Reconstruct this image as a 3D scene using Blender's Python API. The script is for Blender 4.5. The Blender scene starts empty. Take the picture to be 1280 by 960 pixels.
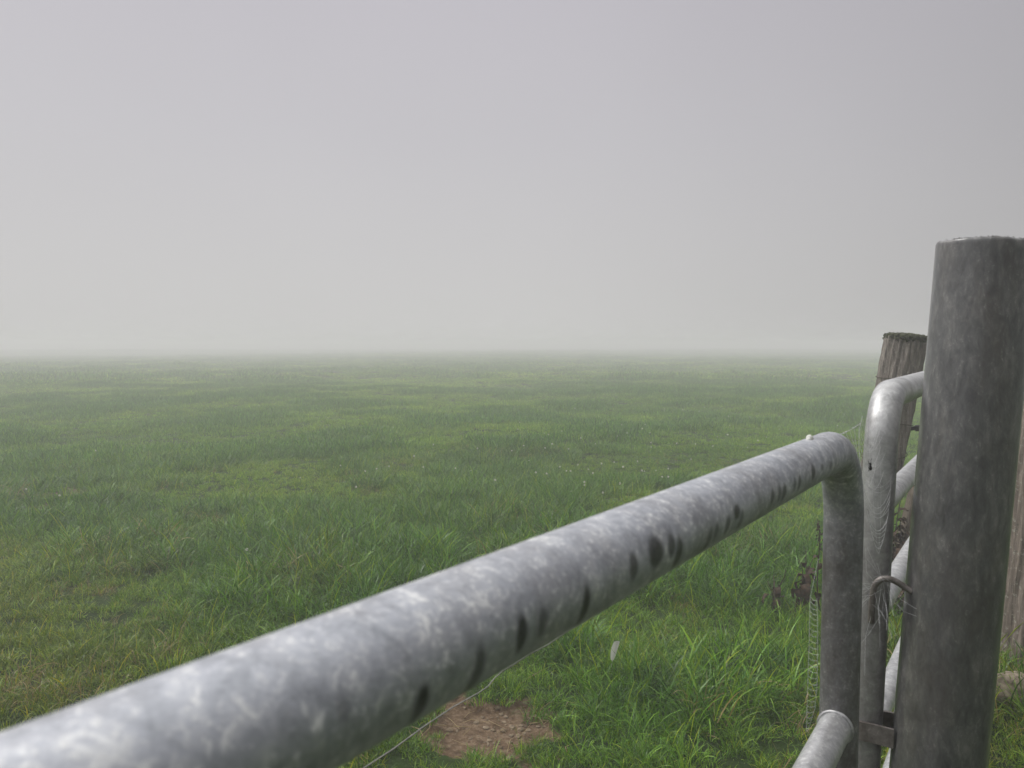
import bpy, math, random
import numpy as np
from mathutils import Vector, Matrix

random.seed(7)
rng = np.random.default_rng(11)
R = math.radians
PI = math.pi
sc = bpy.context.scene
COL = sc.collection
CAM = 1.28                                   # eye height above the field
AZ = 0.5968                                  # bearing of the line the two gates hang in
GD = Vector((math.sin(AZ), math.cos(AZ), 0))
GS = Vector((math.cos(AZ), -math.sin(AZ), 0))     # towards the lane side of the gates

# ------------------------------------------------------------------ noise
def _hash(ix, iy, seed):
    h = (ix * 374761393 + iy * 668265263 + seed * 1442695041) & 0xFFFFFFFF
    h = ((h ^ (h >> 13)) * 1274126177) & 0xFFFFFFFF
    h = (h ^ (h >> 16)) & 0xFFFFFFFF
    return h / 4294967295.0

def noise2(x, y, s=1.0, seed=0):
    x = np.asarray(x, float) / s; y = np.asarray(y, float) / s
    ix = np.floor(x).astype(np.int64); iy = np.floor(y).astype(np.int64)
    fx = x - ix; fy = y - iy
    fx = fx * fx * fx * (fx * (fx * 6 - 15) + 10); fy = fy * fy * fy * (fy * (fy * 6 - 15) + 10)
    a = _hash(ix, iy, seed); b = _hash(ix + 1, iy, seed); c = _hash(ix, iy + 1, seed); d = _hash(ix + 1, iy + 1, seed)
    return (a * (1 - fx) + b * fx) * (1 - fy) + (c * (1 - fx) + d * fx) * fy

def fbm(x, y, s, seed=0, o=4):
    t = 0; a = .5; n = 0
    for k in range(o):
        t = t + a * noise2(x, y, s / 2 ** k, seed + 17 * k); n += a; a *= .5
    return t / n

def sstep(a, b, x):
    t = np.clip((np.asarray(x, float) - a) / (b - a), 0, 1)
    return t * t * (3 - 2 * t)

SOILS = [(-.045, 2.56, .25, .27), (-4.02, 6.5, .32, .40), (-3.60, 5.95, .13, .20)]
def soil(x, y):
    m = np.zeros_like(np.asarray(x, float))
    w = 1.0 * (fbm(x, y, .24, 25) - .5) * 2 + .5 * (fbm(x, y, .06, 26, 2) - .5)
    for cx, cy, a, b in SOILS:
        d = np.sqrt(((x - cx) / a) ** 2 + ((y - cy) / b) ** 2)
        m = np.maximum(m, 1 - sstep(.70, 1.12, d + w))
    return m

def gh(x, y):
    x = np.asarray(x, float); y = np.asarray(y, float)
    r = np.hypot(x, y)
    k = sstep(1.5, 9, r)
    z = .035 * (fbm(x, y, .9, 1) - .5) + k * .20 * (fbm(x, y, 2.6, 2) - .5)
    z = z + sstep(6, 14, r) * .13 * (fbm(x, y, 9, 3, 3) - .5)
    z = z + sstep(45, 110, r) * .6 * (fbm(x, y, 46, 4, 2) - .5)
    return z - .035 * soil(x, y)

# ------------------------------------------------------------------ helpers
def tag(o, label=None, cat=None, group=None, kind=None):
    if label: o['label'] = label
    if cat: o['category'] = cat
    if group: o['group'] = group
    if kind: o['kind'] = kind
    return o

def mesh(name, v, f, mat, parent=None, smooth=True):
    me = bpy.data.meshes.new(name)
    me.from_pydata([tuple(p) for p in v], [], f)
    if smooth: me.shade_smooth()
    if mat: me.materials.append(mat)
    o = bpy.data.objects.new(name, me); COL.objects.link(o)
    if parent: o.parent = parent
    return o

def empty(name, loc):
    o = bpy.data.objects.new(name, None); o.empty_display_size = .1
    o.location = loc; COL.objects.link(o); return o

def local(pts, root):
    l = Vector(root.location)
    return [Vector(p) - l for p in pts]

def tube(path, rad, n=16, cap=True, v=None, f=None):
    """tube along a polyline with parallel-transported frames; returns verts, faces, (arc length, angle) per vertex"""
    v = [] if v is None else v; f = [] if f is None else f
    P = [Vector(p) for p in path]; m = len(P)
    rr = rad if hasattr(rad, '__len__') else [rad] * m
    T = []
    for i in range(m):
        a = P[max(i - 1, 0)]; b = P[min(i + 1, m - 1)]
        T.append((b - a).normalized())
    up = Vector((0, 0, 1))
    if abs(T[0].dot(up)) > .95: up = GS
    nrm = (up - T[0] * up.dot(T[0])).normalized()
    off = len(v); par = []; s = 0
    for i in range(m):
        if i:
            s += (P[i] - P[i - 1]).length
            q = T[i - 1].rotation_difference(T[i]); nrm = q @ nrm
            nrm = (nrm - T[i] * nrm.dot(T[i])).normalized()
        bn = T[i].cross(nrm)
        for k in range(n):
            a = 2 * PI * k / n
            v.append(P[i] + (nrm * math.cos(a) + bn * math.sin(a)) * rr[i]); par.append((s, a))
    for i in range(m - 1):
        for k in range(n):
            a = off + i * n + k; b = off + i * n + (k + 1) % n
            f.append((a, b, b + n, a + n))
    if cap:
        f.append(tuple(off + k for k in range(n))[::-1]); f.append(tuple(off + (m - 1) * n + k for k in range(n)))
    return v, f, par

def lerp_path(pts, step):
    out = [Vector(pts[0])]
    for a, b in zip(pts, pts[1:]):
        a = Vector(a); b = Vector(b); k = max(1, int((b - a).length / step))
        out += [a.lerp(b, j / k) for j in range(1, k + 1)]
    return out

def fillet(pts, r, n=10):
    """round the inner corners of an open polyline"""
    pts = [Vector(p) for p in pts]; out = [pts[0]]
    for a, b, c in zip(pts, pts[1:], pts[2:]):
        u = (a - b).normalized(); w = (c - b).normalized()
        ang = u.angle(w); t = r / math.tan(ang / 2)
        p0 = b + u * t; p1 = b + w * t
        cen = b + (u + w).normalized() * (r / math.sin(ang / 2))
        e0 = p0 - cen; e1 = p1 - cen; tot = e0.angle(e1)
        for k in range(n + 1):
            s = k / n
            out.append(cen + (e0 * math.sin((1 - s) * tot) + e1 * math.sin(s * tot)) / math.sin(tot))
    out.append(pts[-1]); return out

def pix_ray(x, y):
    p = math.atan(50 / 960); u = (x - 640) / 960; w = -(y - 480) / 960
    return Vector((u, math.cos(p) + w * math.sin(p), -math.sin(p) + w * math.cos(p)))
def on_plane(x, y, p0, nrm):
    d = pix_ray(x, y); e = Vector((0, 0, CAM)); t = (Vector(p0) - e).dot(nrm) / d.dot(nrm); return e + d * t
def on_ground(x, y):
    d = pix_ray(x, y); t = CAM / -d.z
    for _ in range(12): t = (CAM - float(gh(np.array([d.x * t]), np.array([d.y * t]))[0])) / -d.z
    return Vector((d.x * t, d.y * t, CAM + d.z * t))

# ------------------------------------------------------------------ materials
class NT:
    def __init__(s, name):
        s.m = bpy.data.materials.new(name); s.m.use_nodes = True
        s.t = s.m.node_tree; s.n = s.t.nodes; s.n.clear()
        s.out = s.n.new('ShaderNodeOutputMaterial')
    def new(s, typ, **kw):
        o = s.n.new(typ)
        for k, v in kw.items():
            if k in ('ins',):
                for kk, vv in v.items():
                    if isinstance(vv, bpy.types.NodeSocket): s.t.links.new(vv, o.inputs[kk])
                    else: o.inputs[kk].default_value = vv
            else: setattr(o, k, v)
        return o
    def link(s, a, b): s.t.links.new(a, b)
    def noise(s, vec, scale, detail=4, rough=.6, dist=0):
        o = s.new('ShaderNodeTexNoise', ins={'Scale': scale, 'Detail': detail, 'Roughness': rough, 'Distortion': dist})
        s.link(vec, o.inputs['Vector']); return o.outputs['Fac']
    def ramp(s, fac, stops, interp='LINEAR'):
        o = s.new('ShaderNodeValToRGB'); o.color_ramp.interpolation = interp
        e = o.color_ramp.elements
        while len(e) < len(stops): e.new(.5)
        for k, (p, c) in enumerate(stops):
            e[k].position = p
            e[k].color = (c, c, c, 1) if not hasattr(c, '__len__') else (*c, 1)
        s.link(fac, o.inputs[0]); return o.outputs[0]
    def mix(s, fac, a, b, typ='MIX'):
        o = s.new('ShaderNodeMix', data_type='RGBA', blend_type=typ)
        for sk, val in ((0, fac), (6, a), (7, b)):
            if isinstance(val, bpy.types.NodeSocket): s.link(val, o.inputs[sk])
            elif sk == 0: o.inputs[0].default_value = val
            else: o.inputs[sk].default_value = (*val, 1) if hasattr(val, '__len__') else (val, val, val, 1)
        return o.outputs[2]
    def math(s, op, a, b=0.0, clamp=False):
        o = s.new('ShaderNodeMath', operation=op, use_clamp=clamp)
        for k, val in enumerate((a, b)):
            if isinstance(val, bpy.types.NodeSocket): s.link(val, o.inputs[k])
            else: o.inputs[k].default_value = val
        return o.outputs[0]
    def coords(s, kind='Object', scale=(1, 1, 1)):
        c = s.new('ShaderNodeTexCoord').outputs[kind]
        m = s.new('ShaderNodeMapping'); m.inputs['Scale'].default_value = scale
        s.link(c, m.inputs[0]); return m.outputs[0]
    def attr(s, name, typ='GEOMETRY'):
        o = s.new('ShaderNodeAttribute', attribute_name=name, attribute_type=typ); return o
    def bump(s, h, strength=.3, dist=.002):
        o = s.new('ShaderNodeBump', ins={'Strength': strength, 'Distance': dist}); s.link(h, o.inputs['Height']); return o.outputs[0]
    def bsdf(s, **kw):
        o = s.new('ShaderNodeBsdfPrincipled')
        for k, val in kw.items():
            k = k.replace('_', ' ')
            if isinstance(val, bpy.types.NodeSocket): s.link(val, o.inputs[k])
            else: o.inputs[k].default_value = (*val, 1) if hasattr(val, '__len__') and len(val) == 3 else val
        s.link(o.outputs[0], s.out.inputs[0]); return o

def galvanised(name, dark, mid, pale, met=.75, stain=False, streak=1.0, pale_at=.58, spangle=.0, rough=(.34, .58), bs=66, grime=.55, wet=0.0, hairs=.5, fk=.12):
    t = NT(name)
    c = t.coords('Object', (1, 1, streak)); c1 = t.coords('Object')
    big = t.noise(c, bs, 5, .66, .4); fine = t.noise(c1, 380, 4, .68); mid_n = t.noise(c, bs * 2.7, 5, .72, .6)
    f = t.math('ADD', t.math('MULTIPLY', big, .62), t.math('MULTIPLY', mid_n, .38))
    col = t.ramp(f, [(.33, dark), (.5, mid), (.68, tuple(.5 * (a + b) for a, b in zip(mid, pale)))])
    if spangle:
        v = t.new('ShaderNodeTexVoronoi', ins={'Scale': 62}); t.link(t.coords('Object', (1, 1, .6)), v.inputs['Vector'])
        col = t.mix(spangle, col, t.ramp(v.outputs['Color'], [(.2, .35), (.8, 1.7)]), 'MULTIPLY')
    dirt = t.ramp(t.noise(t.coords('Object', (1, 1, .35)), 17, 5, .7), [(.46, 0.0), (.68, .6)])
    col = t.mix(t.math('MULTIPLY', dirt, grime), col, (.16, .135, .11))
    ox = t.ramp(t.math('ADD', t.math('MULTIPLY', mid_n, .5), t.math('MULTIPLY', fine, .5)), [(pale_at, 0.0), (pale_at + fk, 1.0)])
    ox = t.math('MULTIPLY', ox, t.ramp(big, [(.4, .15), (.62, .85)]))
    col = t.mix(ox, col, pale)
    # thin curved scratches and pale hair lines
    w = t.new('ShaderNodeTexWave', wave_type='BANDS', ins={'Scale': 9, 'Distortion': 22, 'Detail': 3, 'Detail Scale': 2.2}); t.link(c1, w.inputs['Vector'])
    hair = t.math('MULTIPLY', t.ramp(w.outputs['Fac'], [(.965, 0.0), (.995, 1.0)]), t.ramp(big, [(.5, 0.0), (.66, hairs)]))
    col = t.mix(hair, col, pale)
    ro = t.math('ADD', t.math('MULTIPLY', fine, rough[1] - rough[0]), rough[0])
    me = t.math('MULTIPLY', t.math('SUBTRACT', 1.0, t.math('MULTIPLY', ox, .8)), met)
    if stain:
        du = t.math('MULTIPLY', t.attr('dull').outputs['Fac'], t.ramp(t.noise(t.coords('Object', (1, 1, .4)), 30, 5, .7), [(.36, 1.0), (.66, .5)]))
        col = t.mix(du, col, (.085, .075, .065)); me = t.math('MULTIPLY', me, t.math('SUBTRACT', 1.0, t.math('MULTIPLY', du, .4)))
        st = t.attr('stain').outputs['Fac']
        st = t.math('MULTIPLY', st, t.ramp(mid_n, [(.25, .75), (.6, 1.0)]))
        col = t.mix(st, col, (.018, .018, .017)); me = t.math('MULTIPLY', me, t.math('SUBTRACT', 1.0, st))
        ro = t.math('MULTIPLY', ro, t.math('SUBTRACT', 1.0, t.math('MULTIPLY', st, .3)))
    t.bsdf(Base_Color=col, Metallic=me, Roughness=ro, Normal=t.bump(t.math('ADD', mid_n, t.math('MULTIPLY', fine, .5)), .16, .002), Coat_Weight=wet, Coat_Roughness=.16)
    return t.m

M = {}
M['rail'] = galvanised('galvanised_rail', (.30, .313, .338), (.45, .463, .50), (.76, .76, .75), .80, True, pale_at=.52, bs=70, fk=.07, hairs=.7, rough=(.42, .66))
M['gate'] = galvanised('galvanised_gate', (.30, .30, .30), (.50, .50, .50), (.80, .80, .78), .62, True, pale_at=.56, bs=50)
M['post'] = galvanised('galvanised_post', (.085, .085, .086), (.15, .15, .15), (.40, .39, .365), .6, False, wet=.5, hairs=0.0, streak=.40, pale_at=.56, spangle=.10, rough=(.36, .56), bs=46)
M['rail_plain'] = galvanised('galvanised_bars', (.33, .33, .34), (.50, .50, .505), (.80, .80, .78), .68, False, pale_at=.53, bs=60, grime=.25, fk=.08)
M['rust'] = galvanised('weathered_iron', (.10, .085, .075), (.18, .16, .15), (.34, .32, .30), .4, False)

def mk_concrete():
    t = NT('dirty_infill'); c = t.coords('Object'); n = t.noise(c, 60, 6, .7)
    col = t.ramp(n, [(.35, (.05, .06, .035)), (.55, (.13, .13, .11)), (.7, (.2, .19, .17))])
    t.bsdf(Base_Color=col, Roughness=.9, Normal=t.bump(n, .8, .004)); return t.m
M['infill'] = mk_concrete()

def wood(name, dark, mid, pale, lich=.0):
    t = NT(name); c = t.coords('Object', (1, 1, .06)); c1 = t.coords('Object')
    g = t.noise(c, 70, 6, .7, .4); g2 = t.noise(c, 260, 4, .7); b = t.noise(c1, 14, 5, .65)
    f = t.math('ADD', t.math('MULTIPLY', g, .6), t.math('MULTIPLY', g2, .4))
    col = t.ramp(f, [(.33, dark), (.47, mid), (.66, pale)])
    col = t.mix(t.ramp(b, [(.5, 0.0), (.7, .55)]), col, tuple(x * .55 for x in mid))
    if lich:
        l = t.noise(c1, 48, 5, .75); col = t.mix(t.math('MULTIPLY', t.ramp(l, [(.57, 0.0), (.64, 1.0)]), lich), col, (.42, .40, .33))
        l2 = t.noise(c1, 30, 5, .75); col = t.mix(t.math('MULTIPLY', t.ramp(l2, [(.60, 0.0), (.68, 1.0)]), lich), col, (.07, .075, .05))
    t.bsdf(Base_Color=col, Roughness=.85, Normal=t.bump(f, .8, .006)); return t.m
M['wood'] = wood('weathered_post_wood', (.028, .024, .021), (.165, .142, .122), (.40, .355, .31), .55)
M['wood_pale'] = wood('pale_stay_wood', (.05, .04, .032), (.17, .138, .105), (.30, .25, .195))
M['timber'] = wood('lichened_timber', (.045, .035, .029), (.185, .148, .122), (.36, .30, .25), .8)

def plain(name, col, col2=None, rough=.7, scale=60, trans=0., spec=.5):
    t = NT(name); n = t.noise(t.coords('Object'), scale, 4, .6)
    c = t.ramp(n, [(.35, col), (.65, col2 or tuple(min(1, x * 1.3) for x in col))])
    b = t.bsdf(Base_Color=c, Roughness=rough, Specular_IOR_Level=spec)
    if trans:
        tr = t.new('ShaderNodeBsdfTranslucent'); t.link(c, tr.inputs[0])
        mx = t.new('ShaderNodeMixShader'); mx.inputs[0].default_value = trans
        t.link(b.outputs[0], mx.inputs[1]); t.link(tr.outputs[0], mx.inputs[2]); t.link(mx.outputs[0], t.out.inputs[0])
    return t.m
M['moss'] = plain('dark_moss', (.022, .026, .012), (.075, .085, .035), .95, 120)
M['silk'] = plain('dewy_silk', (.72, .73, .74), (.8, .8, .8), .5, trans=.4)
M['spider'] = plain('spider_black', (.012, .011, .010), rough=.5)
M['wire'] = plain('dull_wire', (.17, .17, .155), (.28, .27, .245), .55, 200)
M['black'] = plain('black_plastic', (.012, .012, .012), rough=.45)
M['dropping'] = plain('chalky_white', (.62, .62, .56), (.78, .78, .74), .8)
M['feather'] = plain('feather_white', (.66, .65, .60), (.80, .79, .75), .8, 300, .3)
M['clover'] = plain('clover_white', (.62, .58, .50), (.80, .79, .74), .8, 900, .2)
M['stem'] = plain('green_stem', (.06, .13, .03), rough=.6)
M['dead_stem'] = plain('dead_stem', (.030, .024, .017), (.085, .065, .042), .85, 90)
M['dead_leaf'] = plain('withered_leaf', (.030, .020, .013), (.095, .055, .030), .85, 70, .15)
M['straw'] = plain('dead_straw', (.28, .20, .095), (.46, .36, .19), .75, 30, .25)
M['stone'] = plain('pale_stone', (.16, .12, .085), (.40, .33, .25), .9, 45)
M['clod'] = plain('soil_clod', (.115, .083, .050), (.29, .225, .15), .95, 40)

def mk_grass():
    t = NT('grass_blade')
    ic = t.attr('gcol', 'INSTANCER').outputs['Color']; bt = t.attr('tint').outputs['Color']
    col = t.mix(1.0, ic, bt, 'MULTIPLY')
    b = t.bsdf(Base_Color=col, Roughness=.36, Specular_IOR_Level=.40)
    tr = t.new('ShaderNodeBsdfTranslucent')
    t.link(t.mix(1.0, col, (1.2, 1.15, .45), 'MULTIPLY'), tr.inputs[0])
    mx = t.new('ShaderNodeMixShader'); mx.inputs[0].default_value = .27
    t.link(b.outputs[0], mx.inputs[1]); t.link(tr.outputs[0], mx.inputs[2]); t.link(mx.outputs[0], t.out.inputs[0])
    return t.m
M['grass'] = mk_grass()

def mk_ground():
    t = NT('field_ground'); c = t.coords('Object')
    a = t.attr('soil').outputs['Fac']
    n = t.noise(c, 1.6, 5, .6); n2 = t.noise(c, 38, 6, .7); n3 = t.noise(c, 160, 4, .7)
    turf = t.ramp(n, [(.35, (.018, .040, .006)), (.65, (.040, .075, .011))])
    turf = t.mix(t.ramp(n2, [(.45, 0.0), (.7, .5)]), turf, (.030, .036, .011))
    earth = t.ramp(n2, [(.32, (.082, .050, .028)), (.5, (.18, .118, .070)), (.68, (.32, .235, .155))])
    earth = t.mix(t.ramp(n3, [(.5, 0.0), (.7, .45)]), earth, (.07, .046, .027))
    col = t.mix(t.ramp(t.math('ADD', a, t.math('MULTIPLY', t.math('SUBTRACT', n2, .5), .5)), [(.10, 0.0), (.42, 1.0)]), turf, earth)
    h = t.math('ADD', n2, t.math('MULTIPLY', n3, .4))
    t.bsdf(Base_Color=col, Roughness=.95, Specular_IOR_Level=.2, Normal=t.bump(h, .9, .02)); return t.m
M['ground'] = mk_ground()

# ------------------------------------------------------------------ ground: one sheet of rings out to where the fog swallows it
def build_ground():
    radii = [0.0]; r = .25
    while r < 240:
        radii.append(r); r *= (1.011 if 1.9 < r < 3.2 else 1.035) if r < 40 else 1.07
    NA = 420
    v = [(0, 0, float(gh(np.array([0.]), np.array([0.]))[0]))]; f = []
    ang = np.linspace(0, 2 * PI, NA, endpoint=False)
    for r in radii[1:]:
        x = r * np.sin(ang); y = r * np.cos(ang); z = gh(x, y)
        v += list(zip(x, y, z))
    for k in range(NA): f.append((0, 1 + (k + 1) % NA, 1 + k))
    for i in range(len(radii) - 2):
        o = 1 + i * NA
        for k in range(NA):
            k2 = (k + 1) % NA; f.append((o + k, o + k2, o + NA + k2, o + NA + k))
    g = mesh('ground', v, f, M['ground'])
    me = g.data; a = me.attributes.new('soil', 'FLOAT', 'POINT')
    V = np.array(v); a.data.foreach_set('value', soil(V[:, 0], V[:, 1]).astype(np.float32))
    tag(g, kind='structure'); g['label'] = 'flat pasture ground under the grass'
build_ground()

# ------------------------------------------------------------------ grass (stuff): tuft meshes placed by geometry nodes
def tuft(name, n, rad, lmin, lmax, width, lean, segs=4, kind='green', sd=0, seed_heads=0):
    g = np.random.default_rng(sd)
    V = []; F = []; T = []
    for b in range(n):
        rr = rad * math.sqrt(g.random()); a = g.random() * 2 * PI
        x0, y0 = rr * math.cos(a), rr * math.sin(a)
        L = lmin + (lmax - lmin) * g.random() ** 1.5
        az = g.random() * 2 * PI if g.random() < .6 else a + g.normal() * .7
        ln = abs(g.normal(lean, .3)); w = width * (.6 + .8 * g.random())
        dx, dy = math.cos(az), math.sin(az); tw = g.normal() * .9
        px, py = -math.sin(az + tw), math.cos(az + tw)
        x, y, z = x0, y0, -.015; th = ln * .25 + g.random() * .15
        o = len(V); bend = ln * (1.1 + g.random() * .9) / segs; st = L / segs
        if kind == 'straw':
            tint = np.array([1.0, 1.0, 1.0]) * (.65 + .7 * g.random())
        else:
            q = g.random() ** 1.4; e = .42 + 1.15 * q; tint = np.array([e * (.85 + .35 * q + .12 * g.normal()), e, e * (.8 + .5 * g.random())])
            if g.random() < .07: tint = np.array([2.3, 1.75, 7.0]) * (.8 + .5 * g.random())               # dew covered
            if g.random() < .05: tint = np.array([3.2, 1.75, 2.6]) * (.7 + .5 * g.random())      # a dead yellow blade
        for s in range(segs):
            k = s / segs; ww = w * (.75 + .5 * math.sin(PI * min(.9, k + .15))) * (1 - .35 * k) * .5
            V.append((x - px * ww, y - py * ww, z)); V.append((x + px * ww, y + py * ww, z)); T += [tint, tint]
            x += math.sin(th) * dx * st; y += math.sin(th) * dy * st; z += math.cos(th) * st; th += bend
        V.append((x, y, z)); T.append(tint)
        for s in range(segs - 1):
            i = o + 2 * s; F.append((i, i + 1, i + 3, i + 2))
        i = o + 2 * (segs - 1); F.append((i, i + 1, i + 2))
    for b in range(seed_heads):                                  # thin stalks with a feathery seed head
        a = g.random() * 2 * PI; x, y, z = .5 * rad * math.cos(a), .5 * rad * math.sin(a), -.01
        az = g.random() * 2 * PI; L = lmax * (1.15 + .5 * g.random()); th = .1; pts = []
        for s in range(7):
            pts.append((x, y, z)); st = L / 6; x += math.sin(th) * math.cos(az) * st; y += math.sin(th) * math.sin(az) * st; z += math.cos(th) * st; th += .07 + .06 * g.random()
        tv, tf, _ = tube(pts, [.0009] * 5 + [.0022, .0004], 3, False)
        o = len(V); V += [tuple(q) for q in tv]; F += [tuple(i + o for i in q) for q in tf]; T += [np.array([2.6, 1.5, 2.4])] * len(tv)
    me = bpy.data.meshes.new(name); me.from_pydata(V, [], F); me.shade_smooth()
    a = me.attributes.new('tint', 'FLOAT_COLOR', 'POINT')
    c = np.ones((len(V), 4), np.float32); c[:, :3] = np.clip(np.array(T), 0, 6); a.data.foreach_set('color', c.ravel())
    me.materials.append(M['grass'])
    return bpy.data.objects.new(name, me)

kinds = bpy.data.collections.new('grass_kinds')          # a library of tufts, itself not in the scene
KN = []
def addk(o): kinds.objects.link(o); KN.append(o)
for k in range(6): addk(tuft(f'k{len(KN):02d}_lush', 70, .058, .05, .19, .0036, .95, 5, sd=k + 1))
for k in range(5): addk(tuft(f'k{len(KN):02d}_turf', 85, .07, .035, .105, .0034, .85, 4, sd=20 + k))
for k in range(3): addk(tuft(f'k{len(KN):02d}_straw', 26, .10, .06, .17, .0026, 1.05, 5, 'straw', sd=40 + k))
for k in range(2): addk(tuft(f'k{len(KN):02d}_seed', 34, .07, .07, .20, .0038, .55, 5, sd=50 + k, seed_heads=2))
for k in range(4): addk(tuft(f'k{len(KN):02d}_mid', 90, .15, .035, .115, .0048, .75, 3, sd=60 + k))
for k in range(4): addk(tuft(f'k{len(KN):02d}_far', 150, .42, .03, .10, .010, .7, 3, sd=70 + k))
LUSH, TURF, STRAW, SEED, MID, FAR = range(0, 6), range(6, 11), range(11, 14), range(14, 16), range(16, 20), range(20, 24)

def scatter(r0, r1, half, dens):
    n = int(dens * .5 * (r1 * r1 - r0 * r0) * 2 * half)
    r = np.sqrt(rng.random(n) * (r1 * r1 - r0 * r0) + r0 * r0); a = (rng.random(n) * 2 - 1) * half + .03
    return r * np.sin(a), r * np.cos(a)

def build_grass():
    PX, PY, K, S, RZ, C, TL = [], [], [], [], [], [], []
    def zone(x, y, kindsets, base):
        n = len(x)
        so = soil(x, y)
        keep = rng.random(n) > .985 * sstep(.42, .95, so)
        # long shaggy tussocks and grazed lawn between them
        t = fbm(x, y, 1.15, 31, 3); t2 = fbm(x, y, 4.2, 41, 3)
        tall = sstep(.45, .60, .6 * t + .4 * t2)
        clump = sstep(.35, .66, fbm(x, y, .34, 131, 2))                      # hand sized tufts and the hollows between
        for cx, cy, a_ in ((.50, 2.70, .34), (.22, 3.12, .20), (-.42, 2.42, .10), (.95, 2.9, .35), (-.75, 3.6, .4)):      # rank tussocks beside the bare earth
            tall = np.maximum(tall, np.exp(-((x - cx) ** 2 + (y - cy) ** 2) / a_ ** 2))
        grazed = sstep(.30, 1.0, -x * .42 + .3 - (y - 2.6) * .45) * (y < 5)        # short yellowed corner at the lower left
        tall = tall * (1 - .75 * grazed)
        dry = sstep(.50, .72, fbm(x, y, .55, 51, 4)) * np.where(y < 5.2, 1, .5) * (.3 + .7 * grazed)
        fence = np.exp(-((x - (.6795 * y - .2)) / .45) ** 2) * (y > 1.7)            # rank dead growth along the gate line
        dry = np.maximum(dry, .75 * fence * sstep(.3, .6, fbm(x, y, .4, 61)))
        u = rng.random(n); k = np.zeros(n, int)
        if kindsets == 'near':
            isdry = u < dry * .56; u2 = rng.random(n)
            lush = u2 < (.30 + .65 * tall) * (1 - .6 * grazed)
            k = np.where(lush, rng.integers(0, 6, n), rng.integers(6, 11, n))
            k = np.where(lush & (rng.random(n) < .05), rng.integers(14, 16, n), k)
            k = np.where(isdry, rng.integers(11, 14, n), k)
        elif kindsets == 'carpet':                        # fine short bottom grass that covers the soil everywhere
            k = rng.integers(6, 11, n); isdry = u < dry * .25; k = np.where(isdry, rng.integers(11, 14, n), k)
        else:
            lo = {'mid': 16, 'far': 20}[kindsets]; k = rng.integers(lo, lo + 4, n); isdry = np.zeros(n, bool)
        s = base * (.56 + .66 * tall) * ((.80 + .42 * clump) if kindsets == 'near' else (.95 + .2 * clump)) * (1 - .30 * sstep(3.6, 6.5, y) * (kindsets == 'near')) * (.8 + .4 * rng.random(n)) * (1 - .38 * np.exp(-(((x + .04) / .30) ** 2 + ((y - 2.40) / .26) ** 2) ** 2))
        if kindsets == 'carpet': s = base * (.75 + .35 * rng.random(n))
        # colour: deep green where long, yellower where short, patchy
        p = fbm(x, y, 2.1, 71, 4); q = fbm(x, y, .5, 81, 3)
        gcol = np.stack([  .165 + .085 * (p - .5) * 2 + .05 * (q - .5), .325 + .11 * (p - .5) * 2 + .05 * (q - .5), .012 + .008 * (p - .5)], 1)
        deep = np.array([.055, .178, .006]); gcol = gcol * (1 - .8 * tall[:, None]) + deep * .8 * tall[:, None]
        yel = np.array([.205, .220, .016]); w = (.55 * np.maximum(grazed * .8, dry * .8))[:, None]; gcol = gcol * (1 - w) + yel * w
        gcol = np.clip(gcol * (.97 if kindsets in ('near', 'carpet') else 1.12) * (.8 + .4 * rng.random((n, 1))), .004, 1)
        st = np.array([.33, .25, .115]) * (.7 + .5 * rng.random((n, 1)))
        gcol = np.where(isdry[:, None], st, gcol)
        tl = np.where(isdry[:, None], rng.normal(0, .35, (n, 2)), rng.normal(0, .12, (n, 2)))
        PX.append(x[keep]); PY.append(y[keep]); K.append(k[keep]); S.append(s[keep]); C.append(gcol[keep]); TL.append(tl[keep])
        RZ.append(rng.random(keep.sum()) * 2 * PI)
    zone(*scatter(.5, 9.5, R(54), 235), 'near', 1.0)
    zone(*scatter(1.6, 9.5, R(50), 130), 'carpet', .62)
    zone(*scatter(9, 28, R(46), 85), 'mid', 1.0)
    zone(*scatter(27, 110, R(42), 8), 'far', 1.15)
    zone(*scatter(108, 185, R(40), 2.2), 'far', 1.5)
    x = np.concatenate(PX); y = np.concatenate(PY); z = gh(x, y); n = len(x)
    me = bpy.data.meshes.new('grass'); me.vertices.add(n)
    me.vertices.foreach_set('co', np.stack([x, y, z], 1).astype(np.float32).ravel())
    def fa(nm, typ, data, key):
        a = me.attributes.new(nm, typ, 'POINT'); a.data.foreach_set(key, data.ravel())
    fa('kind', 'INT', np.concatenate(K).astype(np.int32), 'value')
    fa('size', 'FLOAT', np.concatenate(S).astype(np.float32), 'value')
    tl = np.concatenate(TL)
    fa('turn', 'FLOAT_VECTOR', np.stack([tl[:, 0], tl[:, 1], np.concatenate(RZ)], 1).astype(np.float32), 'vector')
    c = np.ones((n, 4), np.float32); c[:, :3] = np.concatenate(C); fa('gcol', 'FLOAT_COLOR', c, 'color')
    o = bpy.data.objects.new('grass', me); COL.objects.link(o)
    tag(o, 'damp green pasture grass covering the whole field', 'grass', kind='stuff')
    ng = bpy.data.node_groups.new('grass_scatter', 'GeometryNodeTree')
    ng.interface.new_socket('Geometry', in_out='INPUT', socket_type='NodeSocketGeometry')
    ng.interface.new_socket('Geometry', in_out='OUTPUT', socket_type='NodeSocketGeometry')
    N = ng.nodes; L = ng.links.new
    gi = N.new('NodeGroupInput'); go = N.new('NodeGroupOutput')
    mp = N.new('GeometryNodeMeshToPoints'); ip = N.new('GeometryNodeInstanceOnPoints'); ci = N.new('GeometryNodeCollectionInfo')
    ci.inputs['Collection'].default_value = kinds; ci.inputs['Separate Children'].default_value = True; ci.inputs['Reset Children'].default_value = True
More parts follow.
